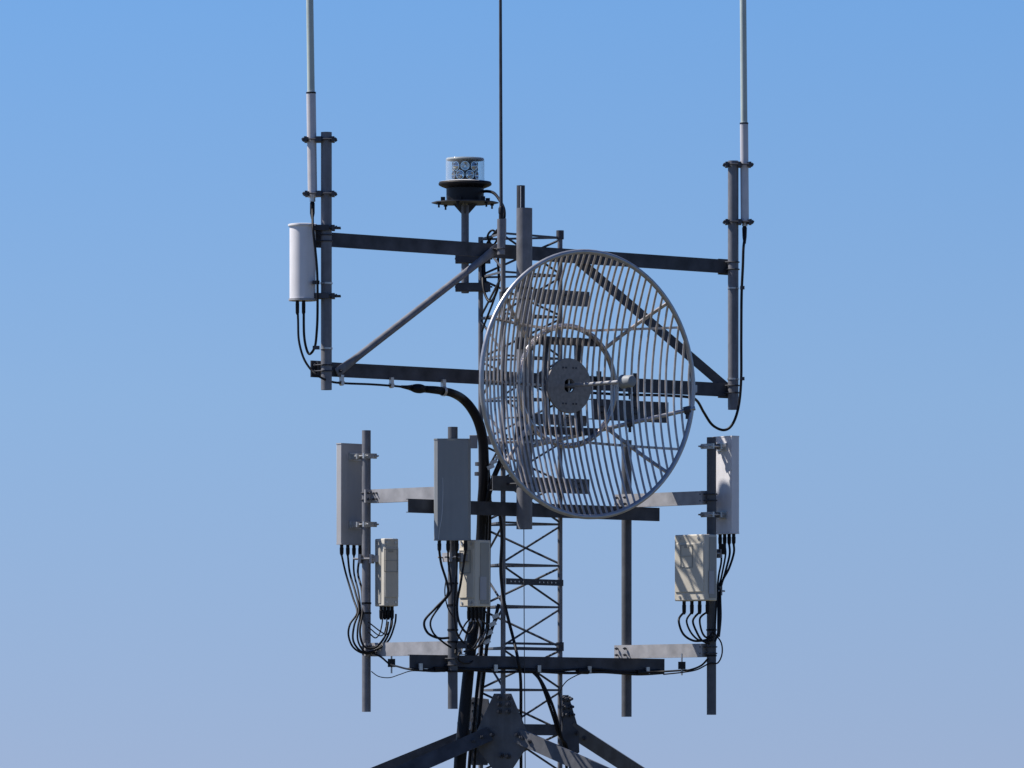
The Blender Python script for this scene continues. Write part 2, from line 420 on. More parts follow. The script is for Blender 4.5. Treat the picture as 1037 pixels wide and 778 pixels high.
# ------------------------------------------------------------------ drum antenna at left
Yd = cLP.y
cD = V((X(306.5, Yd), Yd-.01, 0)); zt, zb = Z(228, Yd), Z(304, Yd)
t = thing('drum_antenna', atz(cD, zb), 'white upright drum shaped antenna on the left pole', 'antenna')
MB().lathe(cD, [(0,zb+.004),(.086,zb+.004),(.086,zt-.006),(0,zt-.006)], 40).build('radome', WHITE, t, .003)
MB().lathe(cD, [(0,zt-.008),(.096,zt-.008),(.096,zt+.003),(.088,zt+.006),(0,zt+.006)], 40).build('top_cap', WHITE, t)
MB().lathe(cD, [(0,zb+.008),(.092,zb+.008),(.092,zb-.006),(0,zb-.006)], 40).build('bottom_cap', GALV, t)
for py in (231, 300):
    z = Z(py, Yd); m = MB()
    m.box(V(((cD.x+cLP.x)/2+.03, Yd-.045, z)), (.13, .012, .036)); m.box(V(((cD.x+cLP.x)/2+.03, Yd+.045, z)), (.13, .012, .036))
    m.box(V((cLP.x+.046, Yd, z)), (.02, .11, .034)); m.box(V((cLP.x-.046, Yd, z)), (.016, .10, .034))
    m.tube([V((cLP.x-.08, Yd-.038, z)), V((cLP.x+.095, Yd-.038, z))], .006, 8); m.tube([V((cLP.x-.08, Yd+.038, z)), V((cLP.x+.095, Yd+.038, z))], .006, 8)
    m.tube([V((cLP.x+.06, Yd-.038, z)), V((cLP.x+.072, Yd-.038, z))], .012, 6)
    m.build('pipe_clamp', GALVD, t)
for px in (301.3, 307.6):
    c = V((X(px, Yd), Yd-.03, 0)); MB().lathe(c, [(0,zb-.005),(.011,zb-.005),(.0125,zb-.03),(.012,zb-.085),(.006,zb-.10),(0,zb-.10)], 14).build('connector', BLACK, t)
yc = Yd-.03
m = cable([(316.2,203,Yd),(316.8,212,Yd-.01),(317.4,232,Yd-.11),(319.6,255,Yd-.12),(321.3,280,Yd-.12),(321.6,318,Yd-.10),(321,338,Yd-.08),(318.4,352,Yd-.06),(314,358.5,Yd-.04),(309.8,353,yc),(308,338,yc),(307.6,312,yc)], .0088,
    'black cable looping from the left whip antenna to the drum underside', name='jumper_cable')
MB().lathe(V((X(316.3,Yd), Yd, 0)), [(0,Z(222,Yd)),(.008,Z(222,Yd)),(.016,Z(216,Yd)),(.016,Z(206,Yd)),(.011,Z(204,Yd)),(0,Z(204,Yd))], 14).build('boot', BLACK, m)
for py in (287, 353):
    zz = Z(py, Yd); MB().pipe(V((cLP.x, cLP.y, zz-.006)), V((cLP.x, cLP.y, zz+.006)), .041, .004, 24).build('hose_clamp', BRIGHT, m)
    MB().box(V((X(320.5, Yd), Yd-.085, zz)), (.045, .05, .022)).build('cable_block', GALVD, m)

# long cable along the lower left rail, splice and bundle down the mast
def rY(px, off): return rail(px, off).y
pts = [(301.3,308,yc),(301.5,325,yc),(303,345,yc-.02),(307.5,362,yc-.04),(315,374,yc-.06),(323,381.5,yc-.08),(335,387,rY(335,.03)),(350,388.6,rY(350,.02)),(375,389.4,rY(375,.02)),(400,391,rY(400,.02)),(413,392.6,rY(413,.02))]
lead = cable(pts, .0085, 'black feeder cable from the drum clipped under the lower left rail', name='feeder_cable')
for px, py in ((346, 384), (396.5, 386.5)):
    p = P(px, py, rY(px, .02)); m = MB(); m.box(p+V((0,0,.005)), (.026, .02, .045), (U, N, UP)); m.tube([p-UP*.018-U*.022, p-UP*.018+U*.022], .006, 8); m.tube([p-UP*.03-N*.012, p-UP*.03+N*.012], .014, 12); m.build('cable_hanger', BRIGHT, lead)
def rcable(ptsr, label, name, group=None, parent=None, mat=None):
    q = smooth_pts([P(*p[:3]) for p in ptsr]); rs = smooth_pts([V((p[3], 0, 0)) for p in ptsr]); rs = [v.x for v in rs]
    o = MB().tube(q, rs, 14).build(name, mat or BLACK, parent)
    if parent is None: tag(o, label, 'cable', group)
    return o
o2 = [rY(p, .02) for p in (412, 424, 434, 447, 458)]
trunk = rcable([(406,391.6,o2[0],.009),(412,392.4,o2[0],.014),(416,392.8,o2[1],.020),(421,393.4,o2[1],.030),(426,393.8,o2[1],.031),(430,394.2,o2[2],.024),(440,395,o2[2],.026),(447,396,o2[3],.027),(457,398,o2[4],.028),(467,403,-.22,.030),(476,412,-.16,.032),(484,426,-.10,.034),(488.5,443,-.06,.034),(490,465,-.03,.034),(489.5,490,0,.033),(488,510,.03,.032),(487,540,.06,.032),(484,580,.06,.033),(481,620,.05,.036),(476,665,.03,.038),(472,705,.02,.040),(468,750,0,.042),(465,800,0,.042),(463,1000,.05,.042)],
    'thick black cable trunk bending off the left rail and down the mast', 'cable_trunk')
p = P(449, 392, o2[3]); m = MB(); m.box(p+UP*.02, (.03, .022, .06), (U, N, UP)); m.tube([p-UP*.028-U*.03, p-UP*.028+U*.03], .006, 8); m.pipe(p-UP*.028-U*.010, p-UP*.028+U*.010, .034, .004, 16); m.build('cable_hanger', BRIGHT, trunk)
for (px, py, r) in ((487, 470, .037), (486.5, 480, .037), (480.5, 628, .039), (470, 733, .044), (470, 737, .044)):
    p = P(px, py, .03 if py < 500 else .04); MB().pipe(p-UP*.012, p+UP*.012, r+.003, .004, 18).build('tape_band', TAPE if py > 600 else GALVD, trunk)
for k, ofs in enumerate(((-6, .05), (7, .07), (12, .02))):
    dx, dy = ofs
    rcable([(488+dx*.3,443,.0+dy,.010),(490+dx*.5,500,.06+dy,.011),(487+dx*.7,560,.1+dy,.011),(482+dx,640,.09+dy,.012),(474+dx,720,.07+dy,.012),(467+dx,800,.06+dy,.012),(464+dx,1000,.07+dy,.012)],
        ('slim black riser left of the thick trunk on the mast', 'slim black riser hugging the right side of the trunk', 'outermost slim black riser right of the trunk')[k], 'riser_cable', 'slim black riser cables beside the trunk')
# a large cable crossing to the mast from behind the dish
rcable([(512,440,.0,.014),(507,466,-.04,.017),(500,484,-.05,.018),(494,505,.0,.018),(490,530,.05,.016)], 'short black cable slanting from the dish pole into the trunk', 'feeder_cable')

# ------------------------------------------------------------------ beacon
Yb = .5; cB = V((X(471, Yb), Yb, 0)); zb_ = lambda py: Z(py, Yb)
bp = vpipe('beacon_pole', cB, zb_(297), zb_(208), .026, PIPE, 'short pole carrying the beacon left of the mast top', 'pole', PG)
m = MB()
for k in range(3):
    a = rad(30+120*k); d = V((math.cos(a), math.sin(a), 0)); q = UP.cross(d)*.004
    m.prism([cB+d*.024+UP*zb_(206.2)-q, cB+d*.095+UP*zb_(206.2)-q, cB+d*.024+UP*zb_(217)-q], q*2)
m.build('gusset', GALVD, bp)
for py in (262.5, 291):
    z = zb_(py); c = MB(); c.box(V(((cB.x+L.x)/2+.0, Yb-.05, z)), (.24, .012, .055)); c.box(V(((cB.x+L.x)/2, Yb+.05, z)), (.24, .012, .055))
    c.box(V((cB.x-.04, Yb, z)), (.02, .1, .055)); c.box(V((L.x+.045, Yb, z)), (.02, .1, .055)); c.box(V((L.x-.045, Yb, z)), (.02, .1, .055))
    for xx in (cB.x-.075, L.x+.09): c.tube([V((cB.x-.07, Yb-.036, z)), V((L.x+.08, Yb-.036, z))], .006, 8)
    c.build('standoff_clamp', GALVD, bp)
beacon = thing('beacon_light', V((cB.x, Yb, zb_(206))), 'clear topped aviation beacon with black base on a short pole', 'beacon light')
rb = 34/FPX*(D0+Yb); c0 = V((cB.x, Yb, 0))
tri = [c0+V((math.cos(a), math.sin(a), 0))*rb*r_+UP*zb_(206) for a, r_ in [(rad(k*30), 1 if k % 2 == 0 else .97) for k in range(12)]]
MB().prism(tri, UP*.007).build('base_plate', GALVD, beacon)
MB().lathe(c0, [(0,zb_(204)),(.125,zb_(204)),(.128,zb_(200)),(.128,zb_(191)),(.135,zb_(190)),(0,zb_(190))], 40).build('housing', DARK, beacon)
MB().lathe(c0, [(0,zb_(191)),(.13,zb_(191)),(.165,zb_(189)),(.18,zb_(187.6)),(.182,zb_(186)),(.172,zb_(184.6)),(0,zb_(184.3))], 48).build('flange', DARK, beacon)
MB().lathe(c0, [(.174,zb_(184.3)),(.178,zb_(184.6)),(.14,zb_(183.5)),(.134,zb_(183.3)),(.134,zb_(184.3))], 48).build('gasket', TAPE, beacon)
MB().lathe(c0, [(.132,zb_(184)),(.132,zb_(161)),(.128,zb_(160.2)),(.0,zb_(160))], 48).build('lens', GLASS, beacon)
MB().lathe(c0, [(.126,zb_(162.6)),(.131,zb_(162)),(.125,zb_(160.6)),(.0,zb_(160.4)),(.0,zb_(161.2))], 40).build('lens_cap', PANELD, beacon)
MB().lathe(c0, [(0,zb_(184)),(.05,zb_(184)),(.03,zb_(181)),(.03,zb_(166)),(.055,zb_(165)),(.055,zb_(164)),(0,zb_(164))], 24).build('lamp_core', PANELD, beacon)
for row, py in enumerate((169, 178)):
    for k in range(8):
        a = 2*math.pi*(k+.5*row)/8; d = V((math.cos(a), math.sin(a), 0)); c = c0+UP*zb_(py)
        MB().lathe(c+d*.03, [(.006,.0),(.018,.012),(.028,.035),(.031,.058),(.028,.058),(.02,.03),(.006,.012),(0,.012)], 14, d).build('reflector', CHROME, beacon)
for a in (15, 135, 255, 200, 320):
    d = V((math.cos(rad(a)), math.sin(rad(a)), 0)); m = MB(); m.hexbolt(c0+d*.19+UP*zb_(206), -UP, .013, .012, .022); m.box(c0+d*.16+UP*zb_(202.5), (.03, .03, .03)); m.build('foot_bolt', DARK, beacon)
cable([(486,195,Yb-.02),(493,193.5,Yb-.04),(500,196,.3),(506,203,.1),(510,212,.03),(510.5,222,.02),(507,230,.1),(498,240,.35),(492,252,.5),(490,272,.52),(493,296,.5)], .0105, 'black cable arching from the beacon base to the mast top', name='beacon_cable')
cable([(508,243,.2),(504,262,.2),(505,285,.22),(501,300,.25),(496,305,.3),(492,300,.35),(489.5,288,.4),(489,270,.5)], .009, 'black slack loop of cable inside the mast below the beacon', name='slack_cable')
cable([(505,238,.25),(498,233,.25),(494,240,.3),(499,249,.3),(505,240,.25)], .007, 'small black coil of cable at the mast head', name='slack_cable')
cable([(488,336,.5),(492,326,.4),(500,305,.2),(505,288,.1)], .0075, 'straight black lead slanting up inside the mast below the beacon brackets', name='slack_cable')

# ------------------------------------------------------------------ dish pole and stand-offs
cP = V((X(531, -.12), -.13, 0))
dp = vpipe('dish_pole', cP, Z(536, -.13), Z(211, -.13), .0535, PIPE, 'thickest grey pipe standing behind the grid dish', 'pole', PG, .004)
MB().pipe(V((cP.x-.024, cP.y, Z(300,-.13))), V((cP.x-.024, cP.y, Z(188,-.13))), .028, .004, 20).build('inner_pipe', GALVD, dp)
MB().tube([V((cP.x-.024, cP.y-.03, Z(211,-.13))), V((cP.x-.024, cP.y-.03, Z(189,-.13)))], .003, 8).build('seam', TAPE, dp)
for py in (292, 303, 423, 490):
    z = Z(py, -.13); ubolt(dp, cP, .0535, -N, z, .12, .006)
for py, x1, lab in ((300, 597, 'uppermost short bracket between dish pole and mast'), (424, 598, 'middle short bracket between dish pole and mast behind the hub'), (491, 597, 'lowest short bracket between dish pole and mast, under the dish centre')):
    mid = py == 424
    a, b = rail(499 if py == 491 else 541, -.02 if mid else 0), rail(x1-4*mid, -.02 if mid else 0); z = Z(py, .1)
    o = channel('standoff_bracket', atz(a, z), atz(b, z), N, lab, 'bracket', 'short brackets joining the dish pole to the mast', .07 if mid else .1, .03, .006, PIPED, (.3,) if py != 491 else (.6, .8))
    for q in ((F, Rr) if py == 491 else (Rr,)):
        c = B0+U*((q-B0).dot(U)); dist = (q-c).dot(-N)
        MB().box(atz(c-N*(.05+max(dist-.06, .02)/2), z), (max(dist-.06, .02), .06, .08), (N, U, UP)).build('standoff_block', GALVD, o)
a, b = rail(600, .04), rail(677, .04); z = Z(416, .6)
o = channel('step_plate', atz(a, z), atz(b, z), N, 'broad dark steel plate fixed below the lower long rail, right of the mast', 'plate', None, .14, .04, .006, GALVD, (.1, .4))
for x_ in (.08, .42):
    MB().box(atz(a+U*x_-N*.022, z+.14), (.008, .04, .24), (N, U, UP)).build('hanger', GALVD, o)

# ------------------------------------------------------------------ grid dish
TH = rad(36.5); ax = V((math.sin(TH), -math.cos(TH), 0)); rx = V((math.cos(TH), math.sin(TH), 0))
Rd = .884; fd = .80; Yv = -.42
vx = P(573.5, 0, Yv).x; vz = Z(391, Yv); vert = V((vx, Yv, vz))
def dp_(r, h, off=0): return vert+rx*r+UP*h+ax*((r*r+h*h)/(4*fd)+off)
rimc = vert+ax*(Rd*Rd/(4*fd))
dish = thing('grid_dish', V((vx, Yv, vz-Rd)), 'large round parabolic grid dish of many upright bars', 'dish antenna')
def circ(c, r, n=96): return [c+rx*r*math.cos(2*math.pi*k/n)+UP*r*math.sin(2*math.pi*k/n) for k in range(n)]
MB().tube(circ(rimc, Rd), .0165, 14, closed=True).build('rim', ALUR, dish)
nb = 38
for i in range(nb):
    r = -Rd+(i+.5)*2*Rd/nb; H = math.sqrt(Rd*Rd-r*r)
    b1, b2 = random.uniform(-.0035, .0035), random.uniform(-.003, .003)
    pts = [dp_(r+b1*math.sin(math.pi*k/18)+b2*math.sin(2*math.pi*k/18), -H+2*H*k/18) for k in range(19)]
    MB().tube(pts, .0078, 8).build('grid_bar', ALU, dish)
def flatcurve(fn, n, wdt, th_):
    m = MB(); pts = [fn(k/n) for k in range(n+1)]; rings = []
    for i, p in enumerate(pts):
        t = (pts[min(i+1,n)]-pts[max(i-1,0)]).normalized(); s = ax.cross(t).normalized()
        q = t.cross(s)
        rings.append([m.b.verts.new(p+s*wdt*a+q*th_*b) for a, b in ((-.5,-.5),(.5,-.5),(.5,.5),(-.5,.5))])
    for A, B in zip(rings, rings[1:]):
        for k in range(4): m.b.faces.new((A[k], A[(k+1)%4], B[(k+1)%4], B[k]))
    m.b.faces.new(rings[0][::-1]); m.b.faces.new(rings[-1]); return m
OFF = -.016
for h in (-1, 1):
    for sd in (-1, 1):
        H = math.sqrt(Rd*Rd-.41*.41)
        flatcurve(lambda u_: dp_(sd*(.10+(H-.10)*u_), h*(.372+.038*u_), OFF-.012*(1-u_)), 14, .016, .016).build('cross_rib', ALU, dish)
flatcurve(lambda u_: dp_(-Rd+(Rd-.18)*u_, 0, OFF), 14, .014, .014).build('cross_rib', ALU, dish)
for a in (40, 140, 220, 320):
    c_, s_ = math.cos(rad(a)), math.sin(rad(a))
    flatcurve(lambda u_: dp_((.38+.51*u_)*c_, (.38+.51*u_)*s_, OFF-.02*(1-u_)), 12, .02, .018).build('spoke', ALU, dish)
# mounting ring
m = MB(); rr = []
for k in range(64):
    a = 2*math.pi*k/64; d = rx*math.cos(a)+UP*math.sin(a); base = vert+ax*(.40*.40/(4*fd)-.04)
    rr.append([m.b.verts.new(base+d*(.40+u_)+ax*v_) for u_, v_ in [(.019*math.cos(j*math.pi/5), .017*math.sin(j*math.pi/5)) for j in range(10)]])
for k in range(64):
    A, B = rr[k], rr[(k+1)%64]
    for j in range(10): m.b.faces.new((A[j], A[(j+1)%10], B[(j+1)%10], B[j]))
m.build('mounting_ring', RINGM, dish)
# hub
hub = MB().lathe(vert, [(.045,.018),(.182,.018),(.185,.028),(.182,.036),(.048,.036),(.045,.03),(.045,.018)], 48, ax).build('hub_plate', HUB, dish)
m = MB()
for hy in (.12, -.12):
    for hx in (-.055, -.03, .03, .055): m.tube([vert+rx*hx+UP*hy+ax*.034, vert+rx*hx+UP*hy+ax*.040], .0065, 8)
m.build('rivet_row', GALVD, hub)
MB().lathe(vert, [(.0,-.12),(.05,-.12),(.05,.0),(.044,.0),(.044,-.10),(0,-.10)], 24, ax).build('feed_socket', GALVD, dish)
feed = thing('antenna_feed', vert, '', '')
bpy.data.objects.remove(feed)
fl = .62
ft = MB().tube([vert-ax*.1, vert+ax*(fl+.02)], .0135, 14).build('feed_tube', ALUR, dish)
MB().lathe(vert+ax*fl, [(0,0),(.044,0),(.047,.006),(.047,.016),(.041,.018),(.041,.092),(.034,.106),(.02,.11),(0,.11)], 28, ax).build('feed_head', PANELD, dish)
m = MB(); q = vert+ax*(fl+.06)+rx*.012
m.tube([q-UP*.045, q-UP*.085], .010, 10); m.tube([q-UP*.085, q-UP*.12], .006, 8); m.build('feed_connector', GALVD, dish)
# rear mount: two horizontal tubes from ring to pole and uprights
for h in (.30, -.30):
    m = MB(); p0 = vert+UP*h-ax*.02+rx*.27; p1 = vert+UP*h-ax*.02-rx*.27
    m.box((p0+p1)/2, (.56, .04, .05), (rx, ax, UP))
    q = V((cP.x, cP.y, vz+h)); e = vert+UP*h-ax*.02-rx*.22
    m.box((q+e)/2, ((q-e).length, .035, .05), ((q-e).normalized(), UP.cross((q-e).normalized()), UP))
    m.box(q-V((0,.066,0)), (.13, .02, .08)); m.box(q+V((0,.066,0)), (.13, .02, .08))
    m.build('rear_mount', GALVD, dish)
for s_ in (-1, 1):
    MB().box(vert-ax*.045+rx*.13*s_, (.035, .035, .66), (rx, ax, UP)).build('mount_upright', GALVD, dish)
# side strut to the rim
ar = P(704, 413.5, rimc.y+rx.y*Rd*.98); aq = V((cP.x+.05, cP.y, Z(452, -.1)))
st = MB().tube([aq, ar], .014, 12).build('side_strut', ALUR, dish)
d = (ar-aq).normalized()
for k_ in (.60, .95):
    m = MB(); m.tube([aq+(ar-aq)*k_-d*.022, aq+(ar-aq)*k_+d*.022], .026, 8); m.box(aq+(ar-aq)*k_-UP*.03, (.02, .02, .06)); m.build('strut_clamp', GALVD, st)
# small stub on rim
MB().box(rimc+rx*(Rd+.01), (.03, .03, .05), (rx, ax, UP)).build('rim_joint', ALUR, dish)

# ------------------------------------------------------------------ right whip cable
Yr = cRP.y
m = cable([(754,229,Yr),(754,240,Yr-.02),(753,252,Yr-.05),(752,270,Yr-.06),(750.7,300,Yr-.06),(750.9,345,Yr-.06),(750,385,Yr-.06),(747.5,412,Yr-.06),(741.5,430,Yr-.06),(733,435.8,Yr-.06),(722,431,Yr-.1),(713,418,Yr-.2),(706,406,Yr-.35),(698,402,.75),(670,400,.72),(630,400,.6),(590,398,.5),(571,400,.42)], .0085,
    'black cable hanging in a loop from the right whip antenna', name='feeder_cable')
MB().lathe(V((X(754,Yr), Yr, 0)), [(0,Z(247,Yr)),(.009,Z(247,Yr)),(.015,Z(240,Yr)),(.017,Z(231,Yr)),(.011,Z(229,Yr)),(0,Z(229,Yr))], 14).build('boot', BLACK, m)
for py in (292, 384):
    zz = Z(py, Yr); MB().pipe(V((cRP.x, cRP.y, zz-.005)), V((cRP.x, cRP.y, zz+.005)), .041, .004, 24).build('hose_clamp', BRIGHT, m)
    MB().box(V((X(751.5, Yr), Yr-.05, zz)), (.03, .045, .022)).build('cable_block', GALVD, m)

# ------------------------------------------------------------------ lower platform
zC, zD = Z(515.5, -.12), Z(671.5, -.12)
NA = V((-math.sin(rad(45)), -math.cos(rad(45)), 0)); UA = V((math.cos(rad(45)), -math.sin(rad(45)), 0))   # arms: right end comes forward
xL = rail(455); xR = rail(650)
def onarm(x0, px):
    k = (px-518.5)/FPX; t_ = (k*(D0+x0.y)-x0.x)/(UA.x-k*UA.y); return x0+UA*t_
c1 = onarm(xL, 371); c4 = onarm(xR, 720.5)
AG = 'short arms lying across the ends of the lower rails'
for nm, z, x0_, x1_ in (('upper', zC, 413.5, 668), ('lower', zD, 415, 673)):
    a, b = rail(x0_), rail(x1_)
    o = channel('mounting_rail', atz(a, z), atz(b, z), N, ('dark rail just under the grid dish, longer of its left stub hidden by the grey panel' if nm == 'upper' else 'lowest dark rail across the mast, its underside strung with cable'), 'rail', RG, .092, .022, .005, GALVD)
    if nm == 'upper': o['label'] = 'dark rail crossing the mast just under the grid dish'
    for q in (F, Rr):
        c = B0+U*((q-B0).dot(U)); dist = (q-c).dot(-N)
        MB().box(atz(c-N*(.055+max(dist-.07, .02)/2), z), (max(dist-.07, .02), .06, .07), (N, U, UP)).build('standoff_block', GALVD, o)
    za = z+.094
    e0 = onarm(xL, 375); e1 = xL+UA*.12
    channel('side_arm', atz(e0, za), atz(e1, za), NA, f'pale {nm} arm joining the leftmost lower pipe to its rail', 'arm', AG, .092, .042, .005, GALV, (.05,))
    e0 = onarm(xR, 622); e1 = onarm(xR, 716.5)
    channel('side_arm', atz(e0, za), atz(e1, za), NA, f'pale {nm} arm joining the rightmost lower pipe to its rail', 'arm', AG, .092, .042, .005, GALV, ())

c2 = rail(458.5, .045); c3 = onarm(xR, 634.5)-NA*.085; c3 = V((X(634.5, c3.y), c3.y, 0))
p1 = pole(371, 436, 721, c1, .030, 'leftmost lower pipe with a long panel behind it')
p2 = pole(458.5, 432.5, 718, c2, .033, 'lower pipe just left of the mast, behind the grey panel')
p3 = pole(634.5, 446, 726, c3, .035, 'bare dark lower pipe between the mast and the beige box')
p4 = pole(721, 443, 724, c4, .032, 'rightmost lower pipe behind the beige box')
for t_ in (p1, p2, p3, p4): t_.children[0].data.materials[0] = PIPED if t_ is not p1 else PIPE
for t_, c, r, bk in ((p1, c1, .030, UA), (p4, c4, .032, -UA), (p2, c2, .033, -N), (p3, c3, .035, NA)):
    for z in (zC, zD):
        zz = z if t_ is p2 else z+.094
        for dz in (-.022, .022): ubolt(t_, c, r, bk, zz+dz, .075)
        if t_ in (p1, p4):
            MB().box(atz(c+bk*(r+.012), zz), (.012, .11, .088), (bk, UP.cross(bk), UP)).build('backing_plate', GALV, t_)

# panels and remote boxes ------------------------------------------------
def panel(c, nf, w_, h0, h1, dep, label, pipe_c, pr, brackets, nconn=4, mat=None):
    """c: centre x,y of the panel, nf: direction it radiates"""
    s = UP.cross(nf); z0, z1 = Z(h1, c.y), Z(h0, c.y)
    t = thing('panel_antenna', atz(c, z0), label, 'antenna', 'flat panel antennas')
    m = MB()
    prof = [(-w_/2,-dep/2),(w_/2,-dep/2),(w_/2,dep*.25),(w_/2-.02,dep/2),(-w_/2+.02,dep/2),(-w_/2,dep*.25)]
    m.prism([atz(c, z0+.006)+s*a+nf*b for a, b in prof], UP*(z1-z0-.012)); m.build('radome', mat or PANEL, t, .004)
    for z in (z0, z1-.008):
        m = MB(); m.prism([atz(c, z)+s*a*1.02+nf*b*1.04 for a, b in prof], UP*.008); m.build('end_cap', mat or PANEL, t)
    for py in brackets:
        z = Z(py, c.y); back = c-nf*dep/2; d = pipe_c-back; dd = V((d.x, d.y, 0)); L_ = dd.length; dd.normalize(); e = UP.cross(dd)
        m = MB()
        m.box(atz(back-nf*.006, z), (.012, .11, .05), (nf, s, UP))
        for s_ in (-1, 1): m.box(atz(back+dd*(L_-pr)/2+e*.032*s_, z), (max(L_-pr, .02), .006, .035), (dd, e, UP))
        m.box(atz(pipe_c-dd*(pr+.007), z), (.014, .11, .035), (dd, e, UP)); m.box(atz(pipe_c+dd*(pr+.008), z), (.016, .11, .035), (dd, e, UP))
        for s_ in (-1, 1):
            m.tube([atz(pipe_c-dd*(pr+.05)+e*s_*(pr+.012), z), atz(pipe_c+dd*(pr+.05)+e*s_*(pr+.012), z)], .0055, 8)
            m.tube([atz(pipe_c+dd*(pr+.018)+e*s_*(pr+.012), z), atz(pipe_c+dd*(pr+.028)+e*s_*(pr+.012), z)], .011, 6)
        m.build('tilt_bracket', BRIGHT, t)
    cons = []
    for k in range(nconn):
        q = atz(c, z0)+s*w_*(-.36+.72*k/(nconn-1)); cons.append(q)
        MB().lathe(q, [(0,.004),(.012,.004),(.012,-.02),(.014,-.022),(.013,-.06),(.007,-.075),(0,-.075)], 12).build('connector', BLACK, t)
    return t, cons
# left panel (we see its back)
nL = V((-.72, .69, 0)).normalized()
cpl = V((X(355.5, .3), c1.y+.13, 0))
tL, conL = panel(cpl, nL, .245, 449.5, 552, .062, 'long narrow panel seen from behind on the leftmost lower pipe', c1, .030, (463, 532))
nM = V((math.sin(rad(4)), -math.cos(rad(4)), 0))
cpm = V((X(458.2, c2.y-.13), c2.y-.13, 0))
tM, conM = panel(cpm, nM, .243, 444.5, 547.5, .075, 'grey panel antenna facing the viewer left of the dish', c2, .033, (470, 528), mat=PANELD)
nR = V((.80, .60, 0)).normalized()
cpr = V((c4.x+.108, c4.y+.105, 0))
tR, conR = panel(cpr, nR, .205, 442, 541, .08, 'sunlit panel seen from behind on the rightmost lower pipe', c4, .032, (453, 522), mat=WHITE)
# thin pale streak, drawn as a fine tube, on the middle panel front
zf = cpm.y-.036
MB().tube(smooth_pts([P(448.5,484,zf-.006),P(448.6,500,zf-.006),P(447.6,522,zf-.007),P(445.2,536,zf-.007),P(443.8,548,zf-.007)]), .0022, 8).build('pale_streak', TAPE, tM)
def remote(c, nf, w_, dep, h0, h1, label, pipe_c, pr, brk, nc=4, mat=None):
    BEIGE_ = mat or BEIGE
    s = UP.cross(nf); z0, z1 = Z(h1, c.y), Z(h0, c.y); H = z1-z0
    t = thing('radio_box', atz(c, z0), label, 'equipment box', 'beige equipment boxes on the lower pipes')
    cc = atz(c, z0+H/2)
    MB().box(cc, (dep, w_, H-.01), (nf, s, UP)).build('case', BEIGE_, t, .008)
    MB().box(cc+nf*(dep/2+.0035), (.007, w_*.93, H*.72), (nf, s, UP)).build('front_cover', BEIGE_, t, .003)
    m = MB()
    for zz in (H*.43, -H*.43):
        for ss in (-.32, .28): m.hexbolt(cc+nf*(dep/2-.001)+UP*zz+s*w_*ss, nf, .009, .006)
    m.build('cover_screw', BRIGHT, t)
    # hatch outline (thin raised frame)
    hc = cc+nf*(dep/2+.0085)+UP*H*.17-s*w_*.08; m = MB()
    for a, b, ww, hh in ((0, .075, .105, .005), (0, -.075, .105, .005), (.05, 0, .005, .15), (-.05, 0, .005, .15), (0, .0, .1, .003)):
        m.box(hc+s*a+UP*b, (.004, ww, hh), (nf, s, UP))
    m.box(hc+UP*.062, (.007, .035, .012), (nf, s, UP))
    m.build('hatch_frame', BEIGED, t)
    for sd in (-1, 1): MB().box(cc+s*sd*(w_/2+.002)-nf*dep*.1, (dep*.55, .005, H*.9), (nf, s, UP)).build('side_fins', BEIGED, t, .002)
    side_ = s if s.x*1 > 0 else -s
    MB().box(cc+side_*(w_/2+.006)-UP*H*.22+nf*dep*.02, (dep*.4, .003, H*.34), (nf, s, UP)).build('rating_label', PANEL, t)
    d = pipe_c-c; d = V((d.x, d.y, 0)); L_ = d.length; d.normalize(); e = UP.cross(d)
    for py in brk:
        z = Z(py, c.y); m = MB()
        m.box(atz(c+d*(L_-pr-.02)/2+d*.02, z), (max(L_-pr-.05, .03), .07, .045), (d, e, UP))
        m.box(atz(pipe_c-d*(pr+.008), z), (.016, .11, .06), (d, e, UP)); m.box(atz(pipe_c+d*(pr+.009), z), (.018, .11, .06), (d, e, UP))
        for s_ in (-1, 1): m.tube([atz(pipe_c-d*(pr+.03)+e*s_*(pr+.012), z), atz(pipe_c+d*(pr+.055)+e*s_*(pr+.012), z)], .006, 8)
        m.build('pipe_clamp', GALV, t)
    cons = []
    for k in range(nc):
        q = atz(c, z0)+s*w_*(-.38+.76*k/(nc-1)); cons.append(q)
        MB().lathe(q, [(0,.01),(.012,.01),(.012,-.02),(.014,-.022),(.013,-.07),(.007,-.085),(0,-.085)], 12).build('connector', BLACK, t)
    return t, cons
nb1 = V((-.62, -.78, 0)).normalized()
bl, cbl = remote(V((X(391.5, c1.y-.02), c1.y-.02, 0)), V((.5, -.866, 0)), .11, .135, 545, 615, 'narrow beige box beside the leftmost lower pipe', c1, .030, (566,), mat=BEIGEM)
nb2 = V((-.70, -.71, 0)).normalized()
bm_, cbm = remote(V((X(481, c2.y+.08), c2.y+.08, 0)), nb2, .15, .15, 546.5, 615.5, 'beige box behind the lower pipe nearest the mast', c2, .033, (565,))
nb3 = V((-.63, -.777, 0)).normalized()
br_, cbr = remote(V((X(704.6, c4.y-.13), c4.y-.13, 0)), nb3, .262, .135, 541, 609.5, 'sunlit beige box with a diagonal shadow in front of the rightmost lower pipe', c4, .032, (560, 598))

